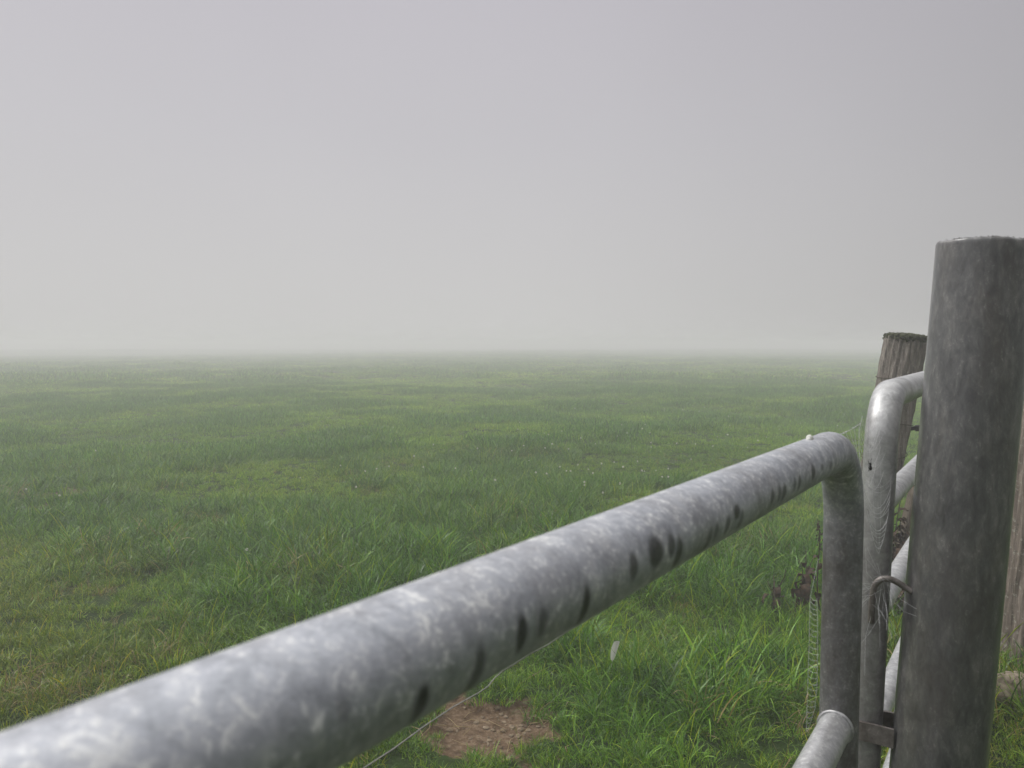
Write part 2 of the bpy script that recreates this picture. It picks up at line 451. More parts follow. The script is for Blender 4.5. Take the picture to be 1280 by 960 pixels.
    def na(nm, typ):
        q = N.new('GeometryNodeInputNamedAttribute'); q.data_type = typ; q.inputs['Name'].default_value = nm
        return [s for s in q.outputs if s.enabled and s.name == 'Attribute'][0]
    er = N.new('FunctionNodeEulerToRotation')
    L(gi.outputs[0], mp.inputs['Mesh']); L(mp.outputs[0], ip.inputs['Points']); L(ci.outputs[0], ip.inputs['Instance'])
    ip.inputs['Pick Instance'].default_value = True
    L(na('kind', 'INT'), ip.inputs['Instance Index']); L(na('size', 'FLOAT'), ip.inputs['Scale'])
    L(na('turn', 'FLOAT_VECTOR'), er.inputs[0]); L(er.outputs[0], ip.inputs['Rotation'])
    L(ip.outputs[0], go.inputs[0])
    o.modifiers.new('scatter', 'NODES').node_group = ng
build_grass()

# ------------------------------------------------------------------ the near gate
G1 = Vector((.376, .862, 0)); G1TOP = CAM - .1133
SL = -.0122
def g1(s, z): return Vector((G1.x, G1.y, 0)) + GD * s + Vector((0, 0, z))
MARKS = [(-0.5331, 0.004, 0.0037, 0.326), (-0.5187, 0.02, 0.0034, 0.239), (-0.484, -0.164, 0.0038, 0.441), (-0.438, 0.157, 0.0049, 0.272), (-0.4119, 0.209, 0.0089, 0.32), (-0.3922, 0.192, 0.0049, 0.258), (-0.3818, -0.11, 0.0048, 0.398), (-0.3345, -0.234, 0.0047, 0.303), (-0.3237, -0.103, 0.0044, 0.23), (-0.3037, -0.094, 0.0048, 0.265), (-0.2866, 0.168, 0.0059, 0.203), (-0.2764, -0.185, 0.0046, 0.278), (-0.2069, 0.032, 0.0051, 0.221), (-0.1881, -0.019, 0.0055, 0.269), (-0.1748, -0.055, 0.0058, 0.284), (-0.1447, 0.035, 0.0048, 0.211), (-0.1299, 0.029, 0.005, 0.249), (-0.0835, 0.152, 0.0067, 0.278), (-0.0507, 0.161, 0.0057, 0.126), (-0.0163, 0.038, 0.0067, 0.14), (-0.5589, -0.304, 0.0038, 0.413), (-0.6209, 0.28, 0.0027, 0.168), (-0.5881, -0.283, 0.0039, 0.318)]
MSTR = [1, .8, 1, .9, 1, .9, .95, .7, .75, .8, 1, .7, .8, .7, .85, .65, .8, .95, .7, .7, .85, .45, 1]

def build_near_gate():
    root = empty('field_gate', (G1.x, G1.y, float(gh(np.array([G1.x]), np.array([G1.y]))[0])))
    tag(root, 'near galvanised tube gate with wet dark marks crossing the lower half of the picture', 'gate')
    LEN = 3.0; zb = .14
    zt = lambda s: G1TOP + SL * s
    corner = [g1(-LEN, zb + .0), g1(-LEN, zt(-LEN)), g1(0, zt(0)), g1(0, zb), g1(-LEN + .06, zb)]
    path = fillet(corner, .088, 22)
    # fine rings only where the camera is close: along the top rail's last metre and down the stile
    fine = [path[0]]
    for a, b in zip(path, path[1:]):
        L = (b - a).length
        mid = (a + b) / 2
        if L > .05:
            sA = (a - g1(0, 0)).dot(GD); sB = (b - g1(0, 0)).dot(GD)
            top = min(a.z, b.z) > 1.0 and abs(sA - sB) > 1
            k = 1500 if top else 24
            if top:
                seq = list(np.linspace(0, .66, 60)) + list(np.linspace(.66, 1, 560))[1:]
                fine += [a.lerp(b, float(q)) for q in seq[1:]]
            else: fine += [a.lerp(b, j / k) for j in range(1, k + 1)]
        else: fine.append(b)
    v, f, _ = tube(fine, .0212, 72)
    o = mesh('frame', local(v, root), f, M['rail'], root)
    # drip marks along the underside of the top rail
    ax = Vector((GD.x, GD.y, SL)).normalized(); sd = ax.cross(Vector((0, 0, 1))).normalized(); up = sd.cross(ax)
    P0 = Vector((.285, .73, CAM - .1117))
    V = np.array([tuple(p) for p in v]) - np.array(P0)
    s = V @ np.array(ax); th = np.arctan2(V @ np.array(up), V @ np.array(sd)); rad = np.hypot(V @ np.array(up), V @ np.array(sd))
    st = np.zeros(len(V))
    wob = (fbm(s * 40, th * 3, 1.0, 91) - .5)
    for (a, b, c, d), m in zip(MARKS, MSTR):
        a += .155 - .160 + .005
        q = np.sqrt(((s - a + .004 * (th - b) * 0) / (c * 1.05)) ** 2 + ((th - b + .06) / (d * 1.25)) ** 2) + wob * .25
        st = np.maximum(st, m * (1 - sstep(.6, 1.2, q)))
    st[(rad > .03)] = 0
    at = o.data.attributes.new('stain', 'FLOAT', 'POINT'); at.data.foreach_set('value', st.astype(np.float32))
    # darker and browner down the upright, fading out up into the bend
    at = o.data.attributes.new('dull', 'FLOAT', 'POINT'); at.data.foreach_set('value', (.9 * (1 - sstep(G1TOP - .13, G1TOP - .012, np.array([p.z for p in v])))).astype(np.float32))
    for z in (CAM - .432, .62, .46, .30):
        rv, rf, _ = tube([g1(-LEN + .02, z - SL * -LEN * 0), g1(-.012, z)], .0172, 32, False)
        mesh('rail', local(rv, root), rf, M['rail_plain'], root)
    # weld beads where the second rail meets the stile
    bv, bf, _ = tube([g1(-.0205, CAM - .432) + GD * 0 + (GS * math.cos(a) + Vector((0, 0, 1)) * math.sin(a)) * .0178 for a in np.linspace(0, 2 * PI, 28)], .0022, 8, False)
    mesh('weld_bead', local(bv, root), bf, M['rail_plain'], root)
    return root
build_near_gate()

# ------------------------------------------------------------------ the far gate, in line behind the post
G2 = Vector((.502, 1.049, 0))
def g2(s, z): return Vector((G2.x + .0285 * (z - CAM + .3), G2.y, 0)) + GD * s + Vector((0, 0, z))
def build_far_gate():
    root = empty('field_gate', (G2.x, G2.y, float(gh(np.array([G2.x]), np.array([G2.y]))[0])))
    tag(root, 'far galvanised gate with pale rails behind the round metal post, cobweb on its corner', 'gate')
    LEN = 1.95; zt = CAM - .072; zb = .13
    path = fillet([g2(LEN, zb), g2(LEN, zt), g2(0, zt), g2(0, zb), g2(LEN - .06, zb)], .066, 14)
    v, f, _ = tube(lerp_path(path, .05), .0212, 48)
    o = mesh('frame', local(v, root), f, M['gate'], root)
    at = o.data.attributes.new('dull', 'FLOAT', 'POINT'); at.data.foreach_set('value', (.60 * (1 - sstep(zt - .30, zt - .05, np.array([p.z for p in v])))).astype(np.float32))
    for z in (CAM - .2265, CAM - .380, CAM - .562, .53, .36, .22):
        a = g2(.010, z); b = g2(LEN - .01, z)
        rv, rf, _ = tube([a, b], .0158, 28, False)
        mesh('rail', local(rv, root), rf, M['rail_plain'], root)
build_far_gate()

# ------------------------------------------------------------------ the big round galvanised post
PB = Vector((.588 + .0614 * .3, 1.004, CAM))       # axis at eye height
def pax(z): return Vector((PB.x + .0614 * (z - CAM), PB.y, z))
def build_post():
    base = pax(-.4); root = empty('gate_post', pax(0))
    tag(root, 'thick dark galvanised round post standing at the right edge between the gates', 'post')
    zt = CAM + .131; n = 128; rr = .057; t = .0035
    zs = list(np.linspace(-.4, zt - .012, 90)) + [zt - .008, zt - .004, zt - .001]
    v = []; f = []
    for i, z in enumerate(zs):
        for k in range(n):
            a = 2 * PI * k / n; c = pax(z)
            ra = rr - (.0012 if i == len(zs) - 1 else 0)
            zz = -.075 * ra * math.cos(a) * max(0, (z - zs[0]) / (zt - zs[0])) + ((.0007 * math.sin(3 * a + 1) + .0005 * math.sin(9 * a) + .0004 * math.sin(23 * a + 2)) if i >= len(zs) - 3 else 0)
            v.append(c + Vector((ra * math.cos(a), ra * math.sin(a), zz)))
    # turn in over the rim and down inside
    for dz, ra in ((.0, rr - t), (-.012, rr - t - .0006)):
        for k in range(n):
            a = 2 * PI * k / n; zz = .0007 * math.sin(3 * a + 1) - .075 * ra * math.cos(a)
            v.append(pax(zt - .001 + dz) + Vector((ra * math.cos(a), ra * math.sin(a), zz)))
    m = len(zs) + 2
    for i in range(m - 1):
        for k in range(n):
            a = i * n + k; b = i * n + (k + 1) % n; f.append((a, b, b + n, a + n))
    mesh('tube', local(v, root), f, M['post'], root)
    # crumbly infill and dirt just inside the rim
    v = []; f = []; rings = 7
    for i in range(rings):
        ra = (rr - t - .0006) * (1 - i / (rings - 1))
        for k in range(64):
            a = 2 * PI * k / 64; x = ra * math.cos(a); y = ra * math.sin(a)
            v.append(pax(zt - .010) + Vector((x, y, -.075 * x + .010 * (float(fbm(np.array([x]), np.array([y]), .02, 7)[0]) - .3))))
    for i in range(rings - 1):
        for k in range(64):
            a = i * 64 + k; b = i * 64 + (k + 1) % 64; f.append((a, b, b + 64, a + 64))
    mesh('infill', local(v, root), f, M['infill'], root)
    # dirt crumbs along the rim
    v = []; f = []
    for k in range(90):
        a = random.random() * 2 * PI; ra = rr - random.random() * .004; s = random.uniform(.0003, .0010)
        c = pax(zt - .0004) + Vector((ra * math.cos(a), ra * math.sin(a), .0007 * math.sin(3 * a + 1) - .075 * ra * math.cos(a) + s * .2)); o = len(v)
        for d in ((1, 0, 0), (0, 1, 0), (-1, 0, 0), (0, -1, 0), (0, 0, .8), (0, 0, -.8)):
            v.append(c + Vector(d) * s * random.uniform(.7, 1.3))
        for q in ((0, 1, 4), (1, 2, 4), (2, 3, 4), (3, 0, 4), (1, 0, 5), (2, 1, 5), (3, 2, 5), (0, 3, 5)): f.append(tuple(o + i for i in q))
    mesh('rim_dirt', local(v, root), f, M['infill'], root)
    # round iron hook that loops over the far gate's stile
    # (an arched pin: out of the post, over and down beside the stile)
    near = c2 = g2(0, CAM - .31); nrm = Vector((.42, .9, 0)).normalized(); p0 = c2 - nrm * .030
    pts = [on_plane(x, y, p0 + nrm * e, nrm) for x, y, e in ((1140, 740, .0), (1131, 734, 0), (1122, 728, -.002), (1113, 724, -.004), (1104, 723.5, -.005), (1097, 727, -.005), (1092.5, 735, -.004), (1090.5, 748, -.002), (1089.5, 764, 0), (1089, 778, .004))]
    sp = []
    for k in range(len(pts) - 1):
        a = pts[max(k - 1, 0)]; b = pts[k]; c = pts[k + 1]; d = pts[min(k + 2, len(pts) - 1)]
        for q in np.linspace(0, 1, 6)[:-1]:
            q = float(q); sp.append(.5 * ((2 * b) + (c - a) * q + (2 * a - 5 * b + 4 * c - d) * q * q + (3 * b - a - 3 * c + d) * q ** 3))
    v, f, _ = tube(sp + [pts[-1]], .0042, 14)
    mesh('hinge_hook', local(v, root), f, M['rust'], root)
    # flat strap lower down
    z = CAM - .531; c2 = g2(0, z); pc = pax(z)
    toP = (pc - c2); toP.z = 0; toP.normalize(); sdv = Vector((-toP.y, toP.x, 0))
    ring = [pc - toP * .054 - sdv * .028]
    ring += [c2 + toP * (-.0265 * math.cos(a)) + sdv * (.0265 * math.sin(a)) for a in np.linspace(-1.75, 1.75, 26)]
    ring += [pc - toP * .054 + sdv * .028]
    v = []; f = []
    P = lerp_path(ring, .01)
    for i, p in enumerate(P):
        a = P[max(0, i - 1)]; b = P[min(len(P) - 1, i + 1)]; tn = (b - a).normalized(); nn = Vector((tn.y, -tn.x, 0))
        for dn, dz in ((0, -.013), (.004, -.013), (.004, .013), (0, .013)): v.append(p + nn * dn + Vector((0, 0, dz)))
    for i in range(len(P) - 1):
        for k in range(4): a = i * 4 + k; b = i * 4 + (k + 1) % 4; f.append((a, b, b + 4, a + 4))
    mesh('hinge_strap', local(v, root), f, M['rust'], root, smooth=False)
build_post()

# ------------------------------------------------------------------ wooden posts
def log_mesh(base, top, r0, r1, seed, groove=.006, n=110, m=120, lump=.008, tilt=0.0, cut=.004):
    base = Vector(base); top = Vector(top); ax = (top - base); H = ax.length
    v = []; f = []
    A = np.linspace(0, 2 * PI, n, endpoint=False)
    for i in range(m):
        t = i / (m - 1); r = r0 + (r1 - r0) * t; c = base + ax * t
        g = fbm(np.cos(A) * 1.6 + 9, np.sin(A) * 1.6 + t * .9 * H, .22, seed, 4) - .5
        crack = np.clip(.34 - np.abs(fbm(np.cos(A) * 1.3 + 3, np.sin(A) * 1.3 + t * .25 * H, .5, seed + 5, 3) - .5) * 6, 0, 1)
        l = fbm(np.cos(A) + 20, np.sin(A) + t * H * 2.2, .9, seed + 9, 3) - .5
        rr = r + g * groove * 2 - crack * groove * 2.8 + l * lump * 2
        for k, a in enumerate(A):
            dz = (math.cos(a) * tilt * r + cut * 2 * (float(g[k]))) if i == m - 1 else (math.cos(a) * tilt * r if i == m - 2 else 0)
            v.append(c + Vector((rr[k] * math.cos(a), rr[k] * math.sin(a), dz)))
    for i in range(m - 1):
        for k in range(n):
            a = i * n + k; b = i * n + (k + 1) % n; f.append((a, b, b + n, a + n))
    o = len(v); v.append(top + Vector((0, 0, -.004)))
    for k in range(n): f.append(((m - 1) * n + k, (m - 1) * n + (k + 1) % n, o))
    return v, f

def build_wood_post():
    X, Y = 2.067, 4.143; lean = .169; zt = CAM + .035
    b = Vector((X + lean * (-CAM + .3), Y, -.05)); t = Vector((X + lean * (zt - CAM + .3), Y, zt))
    root = empty('fence_post', (b.x, b.y, 0.0))
    tag(root, 'weathered cracked wooden fence post with mossy top leaning behind the far gate', 'post')
    v, f = log_mesh(b, t, .104, .100, 3, groove=.015, tilt=-.10)
    mesh('timber', local(v, root), f, M['wood'], root)
    # mossy crust on the cut top
    g = np.random.default_rng(5); v = []; f = []
    ax = (t - b).normalized()
    for k in range(2200):
        a = g.random() * 2 * PI; ra = .104 * math.sqrt(g.random() * .75 + .28) ; s = g.uniform(.005, .016)
        drop = -abs(g.normal()) * .010 if ra > .088 else 0
        c = t + Vector((ra * math.cos(a), ra * math.sin(a), -.10 * ra * math.cos(a) + .006 + drop)); o = len(v)
        q = Matrix.Rotation(g.random() * 6, 3, 'Z') @ Matrix.Rotation(g.random() * 6, 3, 'X')
        for d in ((1, 0, 0), (0, 1, 0), (-1, 0, 0), (0, -1, 0), (0, 0, 1), (0, 0, -1)): v.append(c + (q @ Vector(d)) * s * g.uniform(.5, 1.3))
        for e in ((0, 1, 4), (1, 2, 4), (2, 3, 4), (3, 0, 4), (1, 0, 5), (2, 1, 5), (3, 2, 5), (0, 3, 5)): f.append(tuple(o + i for i in e))
    mesh('moss_cap', local(v, root), f, M['moss'], root)
    # old wire stapled round it
    for zc, dz in ((CAM - .172, .01), (CAM - .43, -.012), (CAM - .60, .02)):
        pts = []
        for a in np.linspace(0, 2 * PI * 1.02, 50):
            tt = (zc - b.z) / (t.z - b.z); c = b.lerp(t, tt); rr = .112 + .002 * math.sin(5 * a)
            pts.append(c + Vector((rr * math.cos(a), rr * math.sin(a), dz * math.sin(a + 1))))
        wv, wf, _ = tube(pts, .0022, 6); mesh('wire_loop', local(wv, root), wf, M['dead_stem'], root)
    # black insulator on its side
    z = CAM - .455; c = b.lerp(t, (z - b.z) / (t.z - b.z)) + Vector((.10, -.03, 0))
    iv, if_, _ = tube([c, c + Vector((.02, -.004, .003)), c + Vector((.024, -.005, .003)), c + Vector((.046, -.01, .004)), c + Vector((.05, -.011, .004)), c + Vector((.066, -.014, .006))], [.011, .011, .017, .017, .010, .009], 16)
    mesh('insulator', local(iv, root), if_, M['black'], root)
build_wood_post()

def build_stay():
    b = Vector((2.00, 4.0, -.05)); t = Vector((2.175, 3.98, CAM - .465))
    root_z = 0.0
    v, f = log_mesh(b, t, .036, .033, 13, groove=.003, lump=.004, n=60, m=70, tilt=.3)
    o = mesh('timber_stay', [p - Vector((b.x, b.y, 0)) for p in v], f, M['wood_pale']); o.location = (b.x, b.y, 0)
    tag(o, 'thin pale bare timber stay beside the mossy wooden post, seen in the gap', 'timber')
build_stay()

def build_strainer():
    Y = 3.02
    b = Vector((2.045, Y, -.06)); t = Vector((2.045 + .068 * 1.72, Y, 1.66))
    v, f = log_mesh(b, t, .138, .125, 23, groove=.010, lump=.016, n=140, m=170, tilt=.1)
    o = mesh('timber_post', [p - Vector((b.x, b.y, 0)) for p in v], f, M['timber']); o.location = (b.x, b.y, 0)
    tag(o, 'stout lichen spotted timber post at the right edge beyond the metal post', 'post')
build_strainer()

# ------------------------------------------------------------------ wire strung inside the gates
def build_wire():
    p0 = Vector((0, .955, CAM - .4))
    px = [(455, 960), (492, 936), (530, 908), (566, 884), (600, 865), (610, 858), (618, 848), (628, 839), (640, 832), (662, 818), (685, 806), (710, 789), (735, 774), (746, 766), (768, 752.5)]
    pts = [on_plane(x, y, p0, GS) for x, y in px]
    a = pts[0]; pts = [a - GD * 3.2 + Vector((0, 0, .02)), a - GD * 1.4 + Vector((0, 0, -.012))] + pts
    end = Vector((2.035, 4.02, CAM - .405)); l = pts[-1]
    for k in range(1, 13):
        q = l.lerp(end, k / 12); q.z += -.012 * math.sin(PI * k / 12) + random.uniform(-.004, .004) * (k < 12); pts.append(q)
    pts += [end + Vector((-.07, .03, -.01)), end + Vector((-.095, .12, -.012))]
    v, f, _ = tube(pts, .00075, 8)
    o = mesh('fence_wire', v, f, M['wire'])
    tag(o, 'thin kinked grey wire running below the near gate rail to the wooden post', 'wire')
build_wire()

# ------------------------------------------------------------------ cobwebs, spider
def build_webs():
    P = (.405, .900); Q = (.506, 1.02)
    pw = Vector((P[0], P[1], 0)); d = (Vector((Q[0], Q[1], 0)) - pw).normalized(); n = Vector((d.y, -d.x, 0)); H = on_plane(1088, 582, pw, n)
    lf = [(1078, 520), (1074.5, 535), (1073.5, 555), (1076, 585), (1080, 615), (1085, 645), (1091, 672), (1097, 691)]
    rt = [(1108, 520), (1112, 540), (1114, 565), (1114, 590), (1113, 615), (1110, 645), (1105, 672), (1098.5, 692)]
    def on(L, t):
        q = t * (len(L) - 1); k = min(int(q), len(L) - 2); q -= k
        return on_plane(L[k][0] * (1 - q) + L[k + 1][0] * q, L[k][1] * (1 - q) + L[k + 1][1] * q, pw, n)
    v = []; f = []
    tube([on(lf, k / 28) for k in range(29)], .00024, 5, False, v, f)
    tube([on(rt, .45 + .55 * k / 18) for k in range(19)], .00012, 5, False, v, f)
    for k in range(25):
        t = (k + .3 + random.uniform(-.2, .2)) / 25; a = on(lf, t); b = on(rt, min(1, t + .02)); sag = (b - a).length * random.uniform(.10, .22)
        cut = 1.0 if t > .45 else random.uniform(.45, .8)
        L = [a.lerp(b, u * cut) + Vector((0, 0, -sag * 4 * u * (1 - u))) for u in np.linspace(0, 1, 9)]
        tube(L, .00013 if t < .5 else .00019, 4, False, v, f)
    for u in (.3, .62):
        tube([on(lf, t).lerp(on(rt, t), u) for t in np.linspace(.0, .97, 24)], .0001, 4, False, v, f)
    # guy threads to the rail knob and the near gate's bend
    a = on_plane(1012, 547, g1(0, 0), GS); b = on_plane(1076, 529, Vector((.405, .9, 0)), n)
    L = [a.lerp(b, t) + Vector((0, 0, -.006 * math.sin(PI * t))) for t in np.linspace(0, 1, 14)]
    tube(L, .00028, 5, False, v, f)
    for t in np.linspace(.2, .98, 16):                                 # dew beads
        c = a.lerp(b, t) + Vector((0, 0, -.006 * math.sin(PI * t))); s = random.uniform(.0005, .0011)
        tube([c + Vector((0, 0, -s)), c + Vector((0, 0, -s * .5)), c + Vector((0, 0, s * .5)), c + Vector((0, 0, s))], [s * .2, s, s, s * .2], 6, True, v, f)
    for t in np.linspace(.35, .95, 7):
        c = a.lerp(b, t); e = on_plane(1066 + 9 * t, 560 + 30 * random.random(), Vector((.405, .9, 0)), n)
        tube([c + Vector((0, 0, -.005)), c.lerp(e, .5) + Vector((0, 0, -.003)), e], .00016, 4, False, v, f)
    root = mesh('spider_web', v, f, M['silk'])
    tag(root, 'dewy ladder like spider web stretched between the two gate corners', 'spider web', 'spider webs on the gates')
    # orb web seen almost edge on beside the near stile
    p0 = Vector(((1015 - 640) / 960 * .74, .74, 0)); nn = Vector((.9, -.13, 0)).normalized()
    lft = [(1013, 746), (1012, 770), (1011.5, 800), (1010.5, 830), (1009.5, 860), (1008.5, 890), (1008, 915)]
    rgt = [(1021, 748), (1022, 772), (1022, 800), (1022, 830), (1021, 860), (1018.5, 886), (1009.5, 914)]
    def along(L, t):
        q = t * (len(L) - 1); k = min(int(q), len(L) - 2); q -= k
        return on_plane(L[k][0] * (1 - q) + L[k + 1][0] * q, L[k][1] * (1 - q) + L[k + 1][1] * q, p0, nn)
    v = []; f = []
    for L in (lft, rgt): tube([along(L, k / 24) for k in range(25)], .00016, 5, False, v, f)
    NR = 24
    for k in range(NR):
        a = along(lft, k / NR); b = along(rgt, min(1, (k + .5) / NR)); c = along(lft, (k + 1) / NR); m = (a + b) / 2 + Vector((0, 0, -.0012))
        tube([a, m, b], .00013, 4, False, v, f); 
        if k % 3 == 0: tube([b, (b + c) / 2 + Vector((0, 0, .0008)), c], .00007, 4, False, v, f)
    tube([along(lft, 0) + Vector((0, 0, .03)) + GD * .03, along(lft, 0)], .00013, 4, False, v, f)
    o = mesh('spider_web', v, f, M['silk'])
    tag(o, 'narrow hanging spider web left of the near gate upright, seen almost edge on', 'spider web', 'spider webs on the gates')
    # loose strands round the iron hook and down the stile
    v = []; f = []
    hk = Vector((.497, 1.02, CAM - .315))
    for k in range(34):
        a = hk + Vector((random.gauss(0, .012), random.gauss(0, .006), random.gauss(-.012, .016)))
        b = a + Vector((random.gauss(-.012, .022), random.gauss(-.02, .02), random.gauss(-.018, .03)))
        m = (a + b) / 2 + Vector((random.gauss(0, .004), 0, random.gauss(-.004, .004)))
        tube([a, m, b], .00013, 4, False, v, f)
    o = mesh('cobweb', v, f, M['silk']); tag(o, 'loose tangle of cobweb strands round the iron hook', 'cobweb')
    # the spider at the hub
    root = empty('spider', H - n * 0)
    tag(root, 'tiny black spider sitting at the middle of the ladder like web', 'spider')
    v, f, _ = tube([Vector((0, 0, z)) for z in (-.0062, -.0054, -.003, -.0008, .0004, .0016, .003, .0036)], [.0004, .0016, .0024, .0014, .0009, .0015, .0012, .0003], 12)
    mesh('body', v, f, M['spider'], root)
    for s in (-1, 1):
        for k, e in enumerate((.9, .35, -.3, -.95)):
            u = d * s
            v, f, _ = tube([Vector((0, 0, .0012)), u * .0035 + Vector((0, 0, .0012 + .0035 * e)) - n * .0012, u * .006 + Vector((0, 0, .0012 + .0085 * e))], [.0004, .00035, .0002], 6)
            mesh('leg', v, f, M['spider'], root)
build_webs()

# ------------------------------------------------------------------ small things
def build_small():
    # white bird dropping on the bend of the near rail
    c = on_plane(1012, 547.5, g1(0, 0), GS); v = []; f = []
    for k, (dx, dz, s) in enumerate(((0, .0005, .0032), (.004, -.0002, .0026), (-.0035, -.001, .0022), (.0075, -.0012, .0017))):
        p = c + GD * dx + Vector((0, 0, dz))
        tube([p + Vector((0, 0, -s)), p + Vector((0, 0, -s * .4)), p + Vector((0, 0, s * .4)), p + Vector((0, 0, s * .8))], [s * .7, s * 1.1, s * .9, s * .3], 12, True, v, f)
    o = mesh('bird_dropping', v, f, M['dropping']); tag(o, 'small white bird dropping on top of the near gate rail bend', 'dropping')
    # feather standing in the grass
    p = on_ground(764, 858); root = empty('feather', p); root.scale = (.8, .8, .8); root.location.z += .05; tag(root, 'small white feather caught upright in the grass below the rail', 'feather')
    pts = [Vector((.00, 0, .03)), Vector((.004, 0, .06)), Vector((.012, 0, .10)), Vector((.024, .002, .135)), Vector((.030, .003, .148))]
    v, f, _ = tube(pts, [.0012, .0011, .0009, .0006, .0003], 6); mesh('quill', v, f, M['feather'], root)
    v = []; f = []
    N = 26
    for i in range(N):
        t = i / (N - 1); a = .25 + .75 * t; q = a * (len(pts) - 1); j = min(int(q), len(pts) - 2); c = pts[j].lerp(pts[j + 1], q - j)
        w = .017 * math.sin(PI * min(1, .12 + t * .88)) ** .7 + .002
        for s in (-1, 1):
            o = len(v); e = c + Vector((s * w * .8, -.25 * w, w * .75)); q2 = Vector((0, 0, .0075))
            v += [c, c + q2, e + q2 * .6, e]; f.append((o, o + 1, o + 2, o + 3))
    mesh('vane', v, f, M['feather'], root)
    # rock at the foot of the timber post
    p = on_ground(1262, 884); g = np.random.default_rng(3)
    import bmesh
    bm = bmesh.new(); bmesh.ops.create_icosphere(bm, subdivisions=4, radius=1)
    for q in bm.verts:
        c = q.co.copy(); k = 1 + .45 * (float(fbm(np.array([c.x * 1.3 + 5 + c.z]), np.array([c.y * 1.3 + 3 - c.z]), .8, 9)[0]) - .5) + .10 * (float(noise2(np.array([c.x * 6 + c.y * 2]), np.array([c.z * 9]), .8, 4)[0]) - .5)
        q.co = Vector((c.x * .125 * k, c.y * .07 * k, c.z * .062 * k))
    me = bpy.data.meshes.new('rock'); bm.to_mesh(me); bm.free(); me.shade_smooth(); me.materials.append(M['stone'])
    o = bpy.data.objects.new('rock', me); COL.objects.link(o); o.location = p + Vector((.04, .02, .045)); o.rotation_euler = (0, .28, .4)
    tag(o, 'pale brown stone in the grass at the foot of the timber post', 'stone')

    # dead weeds along the gate line
    def weed(px, h, label, stalks, leaves, seedhead, sd):
        g = np.random.default_rng(sd); b = on_ground(*px); b.z = float(gh(np.array([b.x]), np.array([b.y]))[0])
        root = empty('dead_weed', b); tag(root, label, 'weed', 'dead weeds by the gates')
        v = []; f = []; hv = []; hf = []; lv = []; lf = []
        for k in range(stalks):
            az = g.random() * 6.28; hh = h * (1 if k == 0 else g.uniform(.45, .9)); sp = .12 if k else .05
            x0, y0 = g.normal(0, .03, 2); pts = []; 
            kx, ky = g.normal(0, .012, 2)
            for i in range(7):
                t = i / 6; pts.append(Vector((x0 + math.cos(az) * sp * hh * t * t * 2 + kx * math.sin(t * 5), y0 + math.sin(az) * sp * hh * t * t * 2 + ky * math.sin(t * 4), -.02 + hh * t)))
            tube(pts, [.0045 * (1 - .65 * i / 6) for i in range(7)], 7, True, v, f)
            if seedhead and k < 3:
                for i in range(40):
                    t = g.uniform(.72, 1.0); q = t * 6; j = min(int(q), 5); c = pts[j].lerp(pts[j + 1], q - j) + Vector(g.normal(0, .006, 3)); s = g.uniform(.003, .007)
                    tube([c + Vector((0, 0, -s)), c, c + Vector((0, 0, s))], [s * .2, s * .8, s * .2], 5, True, v, f)
            for i in range(leaves):
                t = g.uniform(.15, .85) if g.random() < .6 else g.uniform(.5, .75); q = t * 6; j = min(int(q), 5); c = pts[j].lerp(pts[j + 1], q - j)
                a = g.random() * 6.28; L = g.uniform(.03, .085); wd = L * .28; up = Vector((0, 0, 1)); o = len(lv)
                dr = Vector((math.cos(a), math.sin(a), 0)); sd_ = Vector((-math.sin(a), math.cos(a), 0)); th = g.uniform(-.4, .9); p = c
                for m in range(6):
                    w = wd * math.sin(PI * (m + .4) / 6); cur = .006 * math.sin(m * 1.7 + a)
                    lv += [p - sd_ * w + up * cur, p - up * w * .35, p + sd_ * w + up * (cur + .4 * w)]
                    p = p + (dr * math.cos(th) + up * math.sin(th)) * (L / 5); th -= g.uniform(.2, .75)
                for m in range(5):
                    for u in range(2): lf.append((o + m * 3 + u, o + m * 3 + u + 1, o + m * 3 + u + 4, o + m * 3 + u + 3))
        mesh('stem', v, f, M['dead_stem'], root)
        if hv: mesh('seed_head', hv, hf, M['dead_stem'], root)
        if lv: mesh('leaves', lv, lf, M['dead_leaf'], root)
    weed((1022, 775), .50, 'tall dark dead weed stalk with seed head close left of the near gate upright', 2, 3, True, 1)
    weed((1004, 772), .33, 'dead weed with a bunch of curled brown leaves left of the near gate upright', 4, 9, False, 12)
    weed((972, 765), .24, 'short bare dead weed stalks in the grass, leftmost of the weeds', 5, 2, False, 23)
    weed((1131, 750), .56, 'tangled brown dead weed seen in the gap between far gate and metal post', 10, 14, False, 34)
    weed((1124, 768), .46, 'low brown dead weed with curled leaves beside the far gate upright', 10, 12, False, 45)

    # clods and pebbles on the bare patches (nobody could count them)
    g = np.random.default_rng(8); v = []; f = []
    ico = [(0, 0, 1), (.894, 0, .447), (.276, .851, .447), (-.724, .526, .447), (-.724, -.526, .447), (.276, -.851, .447), (.724, .526, -.447), (-.276, .851, -.447), (-.894, 0, -.447), (-.276, -.851, -.447), (.724, -.526, -.447), (0, 0, -1)]
    tri = [(0, 1, 2), (0, 2, 3), (0, 3, 4), (0, 4, 5), (0, 5, 1), (1, 6, 2), (2, 6, 7), (2, 7, 3), (3, 7, 8), (3, 8, 4), (4, 8, 9), (4, 9, 5), (5, 9, 10), (5, 10, 1), (1, 10, 6), (6, 11, 7), (7, 11, 8), (8, 11, 9), (9, 11, 10), (10, 11, 6)]
